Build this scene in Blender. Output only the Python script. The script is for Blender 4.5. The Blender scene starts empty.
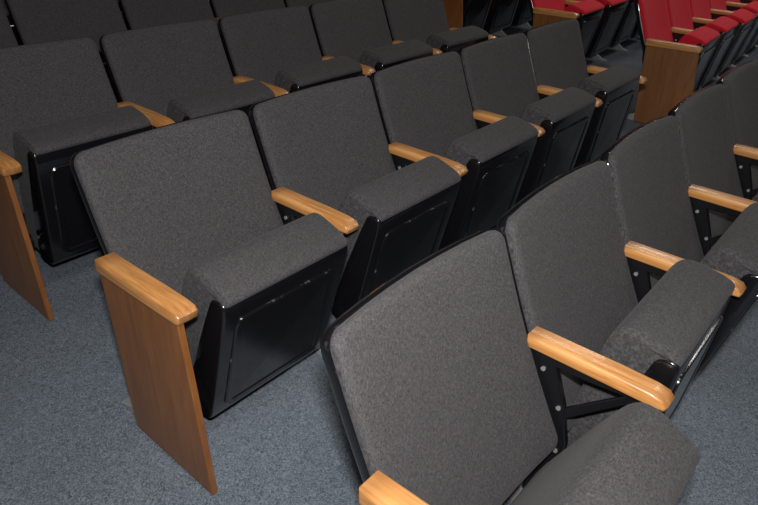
import bpy, bmesh, math, random
from mathutils import Vector, Matrix
random.seed(4)
S=0.58
scn=bpy.context.scene
scn.view_settings.view_transform='Standard'
# ---------------------------------------------------------------- materials
def newmat(name):
    m=bpy.data.materials.new(name); m.use_nodes=True
    nt=m.node_tree; b=nt.nodes['Principled BSDF']
    return m,nt,b
def N(nt,t,**k):
    n=nt.nodes.new(t)
    for a,v in k.items(): setattr(n,a,v)
    return n
def ramp(nt,stops):
    r=N(nt,'ShaderNodeValToRGB'); e=r.color_ramp.elements
    e[0].position,e[0].color=stops[0][0],(*stops[0][1],1)
    e[1].position,e[1].color=stops[1][0],(*stops[1][1],1)
    for p,c in stops[2:]:
        x=e.new(p); x.color=(*c,1)
    return r
def coords(nt,scale,rot=(0,0,0)):
    tc=N(nt,'ShaderNodeTexCoord'); mp=N(nt,'ShaderNodeMapping')
    mp.inputs['Scale'].default_value=scale; mp.inputs['Rotation'].default_value=rot
    nt.links.new(tc.outputs['Object'],mp.inputs['Vector']); return mp
def fabric(name,c1,c2,c3):
    m,nt,b=newmat(name)
    mp=coords(nt,(130,900,900))
    n=N(nt,'ShaderNodeTexNoise'); n.inputs['Scale'].default_value=1; n.inputs['Detail'].default_value=2
    nt.links.new(mp.outputs[0],n.inputs['Vector'])
    mp2=coords(nt,(900,130,130))
    n2=N(nt,'ShaderNodeTexNoise'); n2.inputs['Scale'].default_value=1; n2.inputs['Detail'].default_value=2
    nt.links.new(mp2.outputs[0],n2.inputs['Vector'])
    mx=N(nt,'ShaderNodeMath',operation='ADD'); nt.links.new(n.outputs[0],mx.inputs[0]); nt.links.new(n2.outputs[0],mx.inputs[1])
    mh=N(nt,'ShaderNodeMath',operation='MULTIPLY'); nt.links.new(mx.outputs[0],mh.inputs[0]); mh.inputs[1].default_value=.5
    r=ramp(nt,[(.36,c1),(.64,c3),(.5,c2)])
    nt.links.new(mh.outputs[0],r.inputs[0]); nt.links.new(r.outputs[0],b.inputs['Base Color'])
    bp=N(nt,'ShaderNodeBump'); bp.inputs['Strength'].default_value=.3; bp.inputs['Distance'].default_value=.0012
    nt.links.new(mh.outputs[0],bp.inputs['Height']); nt.links.new(bp.outputs[0],b.inputs['Normal'])
    b.inputs['Roughness'].default_value=.9; b.inputs['Specular IOR Level'].default_value=.22
    b.inputs['Sheen Weight'].default_value=.03; b.inputs['Sheen Roughness'].default_value=.5
    return m
FAB=fabric('charcoal_fabric',(.015,.0142,.0150),(.034,.0325,.0340),(.066,.0635,.0660))
RED=fabric('red_fabric',(.24,.003,.009),(.42,.006,.018),(.55,.012,.03))
def plastic(name,col,rough,spec=.5,worn_glint=False):
    m,nt,b=newmat(name)
    mp=coords(nt,(60,60,60)); n=N(nt,'ShaderNodeTexNoise'); n.inputs['Scale'].default_value=1; n.inputs['Detail'].default_value=4
    nt.links.new(mp.outputs[0],n.inputs['Vector'])
    r=N(nt,'ShaderNodeMapRange'); r.inputs['To Min'].default_value=rough-.05; r.inputs['To Max'].default_value=rough+.08
    nt.links.new(n.outputs[0],r.inputs['Value']); nt.links.new(r.outputs[0],b.inputs['Roughness'])
    b.inputs['Base Color'].default_value=(*col,1); b.inputs['Specular IOR Level'].default_value=spec
    if worn_glint:
        g=N(nt,'ShaderNodeNewGeometry'); mr=N(nt,'ShaderNodeMapRange')
        mr.inputs['From Min'].default_value=.56; mr.inputs['From Max'].default_value=.63
        nt.links.new(g.outputs['Pointiness'],mr.inputs['Value'])
        n4=N(nt,'ShaderNodeTexNoise'); n4.inputs['Scale'].default_value=40; n4.inputs['Detail'].default_value=5
        nt.links.new(coords(nt,(1,1,1)).outputs[0],n4.inputs['Vector'])
        m4=N(nt,'ShaderNodeMapRange'); m4.inputs['From Min'].default_value=.58; m4.inputs['From Max'].default_value=.66; m4.inputs['To Max'].default_value=.8
        nt.links.new(n4.outputs[0],m4.inputs['Value'])
        mu=N(nt,'ShaderNodeMath',operation='MULTIPLY'); nt.links.new(mr.outputs[0],mu.inputs[0]); nt.links.new(m4.outputs[0],mu.inputs[1])
        mc=N(nt,'ShaderNodeMixRGB'); mc.inputs[1].default_value=(*col,1); mc.inputs[2].default_value=(.28,.28,.28,1)  # grey rims: flash highlight painted into the colour, together with scuffs
        nt.links.new(mu.outputs[0],mc.inputs[0]); nt.links.new(mc.outputs[0],b.inputs['Base Color'])
        n5=N(nt,'ShaderNodeTexNoise'); n5.inputs['Scale'].default_value=7; n5.inputs['Detail'].default_value=1
        nt.links.new(coords(nt,(1,1,1)).outputs[0],n5.inputs['Vector'])
        bp=N(nt,'ShaderNodeBump'); bp.inputs['Strength'].default_value=.3; bp.inputs['Distance'].default_value=.01
        nt.links.new(n5.outputs[0],bp.inputs['Height']); nt.links.new(bp.outputs[0],b.inputs['Normal'])
        b.inputs['Coat Weight'].default_value=.6; b.inputs['Coat Roughness'].default_value=.10
    return m
BLK=plastic('black_plastic',(.004,.004,.005),.18,.6,worn_glint=True)
MET=plastic('black_enamel_metal',(.005,.005,.006),.24)
GRY=plastic('grey_foot_metal',(.22,.225,.23),.40)
BOLT=plastic('zinc_bolt',(.6,.6,.6),.3); BOLT.node_tree.nodes['Principled BSDF'].inputs['Metallic'].default_value=.8
def wood(name,c1,c2,c3,rough,sc,edge=.55):
    m,nt,b=newmat(name)
    mp=coords(nt,sc)
    n=N(nt,'ShaderNodeTexNoise'); n.inputs['Scale'].default_value=1; n.inputs['Detail'].default_value=7; n.inputs['Distortion'].default_value=.8; n.inputs['Roughness'].default_value=.62
    nt.links.new(mp.outputs[0],n.inputs['Vector'])
    r=ramp(nt,[(.34,c1),(.66,c3),(.5,c2)]); nt.links.new(n.outputs[0],r.inputs[0])
    g=N(nt,'ShaderNodeNewGeometry'); mr=N(nt,'ShaderNodeMapRange')
    mr.inputs['From Min'].default_value=.52; mr.inputs['From Max'].default_value=.60; mr.inputs['To Max'].default_value=edge
    nt.links.new(g.outputs['Pointiness'],mr.inputs['Value'])
    mc=N(nt,'ShaderNodeMixRGB'); mc.inputs[2].default_value=(c1[0]*.35,c1[1]*.3,c1[2]*.3,1)
    nt.links.new(mr.outputs[0],mc.inputs[0]); nt.links.new(r.outputs[0],mc.inputs[1]); nt.links.new(mc.outputs[0],b.inputs['Base Color'])
    b.inputs['Roughness'].default_value=rough; b.inputs['Coat Weight'].default_value=.3; b.inputs['Coat Roughness'].default_value=.2
    return m
WOOD=wood('oak_armrest',(.27,.110,.030),(.42,.190,.056),(.52,.260,.092),.38,(70,5,70),.55)
PANEL=wood('oak_veneer_panel',(.19,.070,.016),(.245,.094,.023),(.29,.120,.033),.42,(45,45,4),.5)
# carpet
CAR,nt,b=newmat('blue_grey_carpet')
mp=coords(nt,(1,1,1))
n=N(nt,'ShaderNodeTexNoise'); n.inputs['Scale'].default_value=110; n.inputs['Detail'].default_value=3; n.inputs['Roughness'].default_value=.6; n.inputs['Distortion'].default_value=2.0
n2=N(nt,'ShaderNodeTexNoise'); n2.inputs['Scale'].default_value=420; n2.inputs['Detail'].default_value=2
n3=N(nt,'ShaderNodeTexNoise'); n3.inputs['Scale'].default_value=3; n3.inputs['Detail'].default_value=3
for q in(n,n2,n3): nt.links.new(mp.outputs[0],q.inputs['Vector'])
a=N(nt,'ShaderNodeMath',operation='MULTIPLY_ADD'); nt.links.new(n2.outputs[0],a.inputs[0]); a.inputs[1].default_value=.4; nt.links.new(n.outputs[0],a.inputs[2])
a2=N(nt,'ShaderNodeMath',operation='MULTIPLY_ADD'); nt.links.new(n3.outputs[0],a2.inputs[0]); a2.inputs[1].default_value=.10; nt.links.new(a.outputs[0],a2.inputs[2])
r=ramp(nt,[(.60,(.040,.049,.060)),(.90,(.150,.172,.200)),(.75,(.092,.108,.128))])
nt.links.new(a2.outputs[0],r.inputs[0]); nt.links.new(r.outputs[0],b.inputs['Base Color']); b.inputs['Roughness'].default_value=.95; b.inputs['Specular IOR Level'].default_value=.15
bp=N(nt,'ShaderNodeBump'); bp.inputs['Strength'].default_value=.5; bp.inputs['Distance'].default_value=.003
nt.links.new(a.outputs[0],bp.inputs['Height']); nt.links.new(bp.outputs[0],b.inputs['Normal'])
def paint(name,col):
    m,nt,b=newmat(name)
    mp=coords(nt,(8,8,8)); n=N(nt,'ShaderNodeTexNoise'); nt.links.new(mp.outputs[0],n.inputs['Vector']); n.inputs['Detail'].default_value=4
    r=ramp(nt,[(.3,tuple(c*.9 for c in col)),(.7,col)]); nt.links.new(n.outputs[0],r.inputs[0]); nt.links.new(r.outputs[0],b.inputs['Base Color'])
    b.inputs['Roughness'].default_value=.8
    return m
WALLM=paint('wall_paint',(.10,.09,.085)); CEILM=paint('ceiling_paint',(.25,.25,.25)); TRIMM=paint('dark_trim',(.02,.02,.02))
# ---------------------------------------------------------------- mesh helpers
def mesh_from(bm,name,mat,smooth=True,sharp=None):
    bmesh.ops.recalc_face_normals(bm,faces=bm.faces[:])
    me=bpy.data.meshes.new(name); bm.to_mesh(me); bm.free()
    for p in me.polygons: p.use_smooth=smooth
    if sharp and smooth:
        try: me.set_sharp_from_angle(angle=math.radians(sharp))
        except Exception: pass
    me.materials.append(mat); return me
def chaikin(pts,n=2):
    for _ in range(n):
        o=[]
        for i in range(len(pts)):
            a,b=pts[i],pts[(i+1)%len(pts)]
            o+= [(a[0]*.75+b[0]*.25,a[1]*.75+b[1]*.25),(a[0]*.25+b[0]*.75,a[1]*.25+b[1]*.75)]
        pts=o
    return pts
def inset(pts,d):
    A=sum(pts[i][0]*pts[(i+1)%len(pts)][1]-pts[(i+1)%len(pts)][0]*pts[i][1] for i in range(len(pts)))
    s=1 if A>0 else -1; o=[]
    for i in range(len(pts)):
        p0,p1,p2=Vector(pts[i-1]),Vector(pts[i]),Vector(pts[(i+1)%len(pts)])
        e1=(p1-p0).normalized(); e2=(p2-p1).normalized()
        n1=Vector((-e1.y,e1.x))*s; n2=Vector((-e2.y,e2.x))*s
        nn=(n1+n2)
        if nn.length<1e-6: nn=n1
        nn.normalize(); k=d/max(.5,nn.dot(n1))
        q=p1+nn*k; o.append((q.x,q.y))
    return o
def prism(pts,x0,x1,r=.003,n=2,bm=None):
    """extrude a (y,z) outline along x with rounded rims"""
    bm=bm or bmesh.new(); rings=[]
    sl=[(x0+r*(1-math.sin(math.pi/2*k/n)), r*(1-math.cos(math.pi/2*k/n))) for k in range(n,-1,-1)]
    right=[(x0+x1-x,d) for x,d in reversed(sl)]
    for x,d in sl+right:
        rings.append([bm.verts.new((x,y,z)) for y,z in (inset(pts,d) if d>1e-7 else pts)])
    m=len(pts)
    for a,b in zip(rings,rings[1:]):
        for i in range(m): bm.faces.new((a[i],a[(i+1)%m],b[(i+1)%m],b[i]))
    bm.faces.new(rings[0]); bm.faces.new(rings[-1])
    return bm
def tube(bm,path,r,closed=True,seg=6):
    P=[Vector(p) for p in path]; m=len(P); rings=[]
    for i in range(m):
        t=(P[(i+1)%m]-P[i-1]).normalized(); a=Vector((1,0,0)); b_=t.cross(a).normalized()
        rings.append([bm.verts.new(P[i]+a*r*math.cos(2*math.pi*k/seg)+b_*r*math.sin(2*math.pi*k/seg)) for k in range(seg)])
    for i in range(m if closed else m-1):
        A,B=rings[i],rings[(i+1)%m]
        for k in range(seg): bm.faces.new((A[k],A[(k+1)%seg],B[(k+1)%seg],B[k]))
def rrect(w,h,r,n=6):
    r=max(min(r,w/2-1e-4,h/2-1e-4),1e-4); o=[]; ns=6
    cs=[(w/2-r,h/2-r,0),(-w/2+r,h/2-r,90),(-w/2+r,-h/2+r,180),(w/2-r,-h/2+r,270)]
    for ci,(cx,cy,a0) in enumerate(cs):
        for k in range(n+1):
            a=math.radians(a0+90*k/n); o.append((cx+r*math.cos(a),cy+r*math.sin(a)))
        nx=cs[(ci+1)%4]; e=(nx[0]+r*math.cos(math.radians(nx[2])),nx[1]+r*math.sin(math.radians(nx[2])))
        s=o[-1]
        for k in range(1,ns): o.append((s[0]+(e[0]-s[0])*k/ns,s[1]+(e[1]-s[1])*k/ns))
    return o
def pillow(w,h,r,prof,place,bm=None):
    bm=bm or bmesh.new(); rings=[]
    for d,t in prof:
        rings.append([bm.verts.new(place(u,v,t)) for u,v in rrect(w-2*d,h-2*d,max(r-d,.004))])
    d,t=prof[-1]; base=rrect(w-2*d,h-2*d,max(r-d,.004))
    for s in (.8,.6,.4,.2):
        rings.append([bm.verts.new(place(u*s,v*s,t+.006*(1-s))) for u,v in base])
    m=len(base)
    for a,b in zip(rings,rings[1:]):
        for i in range(m): bm.faces.new((a[i],a[(i+1)%m],b[(i+1)%m],b[i]))
    c=bm.verts.new(place(0,0,t+.006)); a=rings[-1]
    for i in range(m): bm.faces.new((a[i],a[(i+1)%m],c))
    a=rings[0]; c=bm.verts.new(place(0,0,prof[0][1]))
    for i in range(m): bm.faces.new((a[(i+1)%m],a[i],c))
    return bm
# ---------------------------------------------------------------- chair geometry
# local frame: x along row, seat faces -y, carpet at z = .085+.0585*y
FB=(-.108,.355); FT=(.128,.868)
bl=math.hypot(FT[0]-FB[0],FT[1]-FB[1]); bu=((FT[0]-FB[0])/bl,(FT[1]-FB[1])/bl); bn=(-bu[1],bu[0])
BW=S-.024
def backplace(th):
    def f(u,v,t):
        s=v/bl+.5
        v2=v+ (.010*(1-(2*u/BW)**2) if v>0 else 0)*max(0,v)/(bl/2)
        dep=t+th + .020*(2*u/BW)**2 - .012*math.sin(math.pi*s)
        y=FB[0]+bu[0]*(v2+bl/2)+bn[0]*dep; z=FB[1]+bu[1]*(v2+bl/2)+bn[1]*dep
        return (u+S/2,y,z)
    return f
back_c=pillow(BW-.006,bl-.002,.032,[(0,-.03),(0,-.011),(.002,-.005),(.008,.001),(.022,.004)],backplace(0))
back_s=pillow(BW,bl+.005,.036,[(.012,-.050),(.004,-.047),(0,-.040),(0,-.024),(.002,-.020),(.006,-.020)],backplace(0))
PV=(-.10,.24)
def rel(p): return [(y-PV[0],z-PV[1]) for y,z in p]
cush=chaikin(rel([(-.366,.596),(-.378,.614),(-.362,.634),(-.312,.655),(-.264,.670),(-.232,.662),(-.206,.625),(-.145,.46),(-.088,.30),(-.088,.235),(-.13,.205),(-.20,.205),(-.32,.60)]),2)
pan=chaikin(rel([(-.372,.602),(-.364,.560),(-.262,.200),(-.250,.183),(-.225,.178),(-.165,.19),(-.155,.215),(-.205,.36),(-.312,.60),(-.33,.616),(-.36,.616)]),1)
X0,X1=.074,.500
def pan_bm():
    bm=prism(pan,X0-.004,X1+.004,r=.008,n=3)
    T=Vector((-.364-PV[0],.560-PV[1])); B=Vector((-.262-PV[0],.200-PV[1])); c=(T+B)/2; u=(T-B).normalized(); nn=Vector((-u.y,u.x))
    if nn.x>0: nn=-nn
    def pl(a,v,t): return ((X0+X1)/2+a, c.x+u.x*v+nn.x*t, c.y+u.y*v+nn.y*t)
    pillow(X1-X0-.07,(T-B).length-.02,.03,[(0,-.004),(0,.003),(.004,.006),(.02,.006),(.024,.003)],pl,bm=bm)
    return bm
welt=bmesh.new()
wp=inset(cush,.0035)
for x in (X0+.008,X1-.008): tube(welt,[(x,y,z) for y,z in wp],.0032)
ARM=[(0.008,.632),(-.03,.632),(-.10,.631),(-.20,.630),(-.28,.627),(-.308,.621),(-.320,.608),(-.316,.596),(-.29,.594),(.008,.600)]
arm_bm=prism(ARM,-.027,.027,r=.006,n=3)
EARM=[(0.008,.635),(-.05,.635),(-.2,.635),(-.30,.634),(-.334,.630),(-.345,.620),(-.343,.602),(-.335,.596),(.008,.596)]
earm_bm=prism(EARM,-.036,.022,r=.006,n=3)
EPAN=[(.000,.598),(-.334,.598),(-.354,.40),(-.380,.070),(-.03,.088)]
epan_bm=prism(EPAN,-.032,-.014,r=.002,n=1)
def std_bm():
    bm=bmesh.new()
    prism([(-.296,.596),(-.296,.582),(-.14,.570),(.010,.566),(.018,.598)],-.0115,.0115,r=.003,n=1,bm=bm)
    prism([(-.270,.586),(-.240,.582),(-.10,.455),(-.115,.435)],-.006,.006,r=.002,n=1,bm=bm)
    prism([(.020,.575),(-.065,.575),(-.105,.47),(-.130,.36),(-.125,.15),(-.045,.15),(-.030,.35),(.01,.50)],-.010,.010,r=.003,n=1,bm=bm)
    return bm
def boss(s):
    bm=bmesh.new()
    bmesh.ops.create_cone(bm,cap_ends=True,segments=20,radius1=.030,radius2=.030,depth=.070,matrix=Matrix.Translation((s*.040,PV[0],PV[1]+.005))@Matrix.Rotation(math.pi/2,4,'Y'))
    return bm
def foot_bm():
    bm=bmesh.new()
    prism([(-.120,.20),(-.050,.20),(-.045,.145),(.06,.104),(.085,.097),(.085,.090),(-.235,.0715),(-.235,.080),(-.20,.088),(-.130,.135)],-.012,.014,r=.003,n=1,bm=bm)
    return bm
def flange_bm(x0,x1):
    return prism([(.085,.090),(.085,.096),(-.235,.077),(-.235,.0715)],x0,x1,r=.001,n=1)
def bolt_bm(both=True):
    bm=bmesh.new()
    for y,z in [(-.285,.588),(-.04,.55),(-.095,.46),(-.11,.33),(-.21,.078),(.06,.096)]:
        if z<.2:
            bmesh.ops.create_cone(bm,cap_ends=True,segments=10,radius1=.008,radius2=.006,depth=.010,matrix=Matrix.Translation((.026,y,z+.003)))
        else:
            bmesh.ops.create_cone(bm,cap_ends=True,segments=10,radius1=.006,radius2=.006,depth=.027,matrix=Matrix.Translation((0,y,z))@Matrix.Rotation(math.pi/2,4,'Y'))
    return bm
M={}
M['back_cushion']=mesh_from(back_c,'back_cushion',FAB)
M['back_shell']=mesh_from(back_s,'back_shell',BLK,True,50)
M['seat_cushion']=mesh_from(prism(cush,X0,X1,r=.016,n=4),'seat_cushion',FAB)
M['seat_welt']=mesh_from(welt,'seat_welt',FAB)
M['seat_pan']=mesh_from(pan_bm(),'seat_pan',BLK,True,35)
M['armrest']=mesh_from(arm_bm,'armrest',WOOD,True,50)
M['end_armrest']=mesh_from(earm_bm,'end_armrest',WOOD,True,50)
M['end_panel']=mesh_from(epan_bm,'end_panel',PANEL,True,30)
M['standard']=mesh_from(std_bm(),'standard',MET,True,30)
M['foot']=mesh_from(foot_bm(),'foot',GRY,True,30)
M['flange']=mesh_from(flange_bm(-.012,.034),'foot_flange',GRY,True,30)
M['bolts']=mesh_from(bolt_bm(),'bolts',BOLT,True,30)
M['hingeR']=mesh_from(boss(1),'hinge_boss',MET,True,30)
M['hingeL']=mesh_from(boss(-1),'hinge_boss_l',MET,True,30)
MR={}
for k in('back_cushion','seat_cushion','seat_welt'):
    MR[k]=M[k].copy(); MR[k].name=k+'_red'; MR[k].materials.clear(); MR[k].materials.append(RED)
COL=scn.collection
def child(name,me,par,loc=(0,0,0),rx=0):
    o=bpy.data.objects.new(name,me); COL.objects.link(o); o.parent=par; o.location=loc; o.rotation_euler=(rx,0,0); return o
def seat(x,y,z,first=False,last=False,red=False,ang=0,rot=0):
    e=bpy.data.objects.new('auditorium_seat',None); COL.objects.link(e); e.empty_display_size=.1
    e.location=(x,y,z); e.rotation_euler=(0,0,rot)
    g=lambda k:(MR if red and k in MR else M)[k]
    child('back_cushion',g('back_cushion'),e); child('back_shell',g('back_shell'),e)
    for k in('seat_cushion','seat_welt','seat_pan'): child(k,g(k),e,(0,PV[0],PV[1]),ang)
    child('standard_1',M['standard'],e); child('foot_1',M['foot'],e); child('foot_flange_1',M['flange'],e); child('bolts_1',M['bolts'],e)
    child('hinge_1',M['hingeR'],e); child('hinge_2',M['hingeL'],e,(S,0,0))
    if first:
        child('end_armrest',M['end_armrest'],e); child('end_panel',M['end_panel'],e)
    else: child('armrest_1',M['armrest'],e)
    if last:
        child('armrest_2',M['armrest'],e,(S,0,0)); child('standard_2',M['standard'],e,(S,0,0)); child('foot_2',M['foot'],e,(S,0,0)); child('bolts_2',M['bolts'],e,(S,0,0)); child('foot_flange_2',M['flange'],e,(S,0,0))
def row(x,y,z,n,red=False,angs=None,rot=0):
    for i in range(n):
        a=(angs[i] if angs and i<len(angs) else random.uniform(-6,-2))
        seat(x+i*S*math.cos(rot),y+i*S*math.sin(rot),z,i==0,i==n-1,red,math.radians(a),rot)
row(-.055,-.942,-.0526,5,angs=[6,-10,-3,-3,-3])
row(0,0,0,5,angs=[0,-2,-5,-7,-9])
row(.0567,.972,.0594,5,angs=[-7,-4,-7,-7,-8])
row(.12,1.94,.116,6)
row(.18,2.90,.172,7)
SL=.0585
for k,(x,y) in enumerate([(3.90,.04),(4.12,1.0),(4.08,1.98),(4.5,2.96)]):
    row(x,y,SL*y,10,red=True,rot=math.radians(3))
# ---------------------------------------------------------------- room
def fz(y): return .085+SL*y
X_0,X_1,Y_0,Y_1=-3.5,13.0,-5.0,9.0; H=4.6
def slab(name,pts,th,mat,nrm):
    bm=bmesh.new(); a=[bm.verts.new(p) for p in pts]; b_=[bm.verts.new(Vector(p)+Vector(nrm)*th) for p in pts]
    bm.faces.new(a); bm.faces.new(b_)
    for i in range(4): bm.faces.new((a[i],a[(i+1)%4],b_[(i+1)%4],b_[i]))
    me=mesh_from(bm,name,mat,False); o=bpy.data.objects.new(name,me); COL.objects.link(o); return o
slab('floor',[(X_0,Y_0,fz(Y_0)),(X_1,Y_0,fz(Y_0)),(X_1,Y_1,fz(Y_1)),(X_0,Y_1,fz(Y_1))],.2,CAR,(0,0,-1))
slab('ceiling',[(X_0,Y_0,H),(X_1,Y_0,H),(X_1,Y_1,H),(X_0,Y_1,H)],.2,CEILM,(0,0,1))
def wall(name,a,b,n):
    slab(name,[(a[0],a[1],fz(a[1])-.1),(b[0],b[1],fz(b[1])-.1),(b[0],b[1],H),(a[0],a[1],H)],.2,WALLM,n)
wall('wall_left',(X_0,Y_0),(X_0,Y_1),(-1,0,0)); wall('wall_right',(X_1,Y_0),(X_1,Y_1),(1,0,0))
wall('wall_back',(X_0,Y_1),(X_1,Y_1),(0,1,0)); wall('wall_front',(X_0,Y_0),(X_1,Y_0),(0,-1,0))
def base(name,a,b,n):
    slab(name,[(a[0],a[1],fz(a[1])),(b[0],b[1],fz(b[1])),(b[0],b[1],fz(b[1])+.12),(a[0],a[1],fz(a[1])+.12)],.015,TRIMM,n)
base('baseboard_left',(X_0,Y_0),(X_0,Y_1),(1,0,0)); base('baseboard_right',(X_1,Y_0),(X_1,Y_1),(-1,0,0))
base('baseboard_back',(X_0,Y_1),(X_1,Y_1),(0,-1,0)); base('baseboard_front',(X_0,Y_0),(X_1,Y_0),(0,1,0))
# ---------------------------------------------------------------- camera
f,pi_,ya,ro=647.093,.51724,.68417,-.03293; C=Vector((-.66406,-1.43166,1.47817))
fh=Vector((math.cos(ya),math.sin(ya),0)); rt=Vector((math.sin(ya),-math.cos(ya),0)); Z=Vector((0,0,1))
fw=fh*math.cos(pi_)-Z*math.sin(pi_); dn=-fh*math.sin(pi_)-Z*math.cos(pi_)
r2=rt*math.cos(ro)+dn*math.sin(ro); d2=-rt*math.sin(ro)+dn*math.cos(ro)
cd=bpy.data.cameras.new('camera'); cam=bpy.data.objects.new('camera',cd); COL.objects.link(cam)
R=Matrix((r2,-d2,-fw)).transposed().to_4x4(); R.translation=C; cam.matrix_world=R
cd.sensor_width=36; cd.lens=f*36/758; cd.clip_start=.05; scn.camera=cam
# ---------------------------------------------------------------- lights
def area(name,loc,size,power,target,col=(1,1,1),sy=None):
    l=bpy.data.lights.new(name,'AREA'); l.shape='RECTANGLE'; l.size=size; l.size_y=sy or size; l.energy=power; l.color=col
    o=bpy.data.objects.new(name,l); COL.objects.link(o); o.location=loc
    o.rotation_euler=(Vector(target)-Vector(loc)).to_track_quat('-Z','Y').to_euler(); return o
area('camera_flash',C+Vector((0.02,0,.16)),.09,72,(2.6,.4,.3),(1,.98,.96),.05)
for i,(x,y,p) in enumerate([(-1,-2.2,34),(2.5,-2.8,42),(6.5,-2,60),(5.6,.6,34),(9.5,1,75)]):
    area('ceiling_light_%d'%i,(x,y,H-.05),1.0,p,(x,y+.001,0),(1,.95,.88))
w=bpy.data.worlds.new('world'); scn.world=w; w.use_nodes=True
w.node_tree.nodes['Background'].inputs[0].default_value=(.5,.55,.6,1); w.node_tree.nodes['Background'].inputs[1].default_value=.05
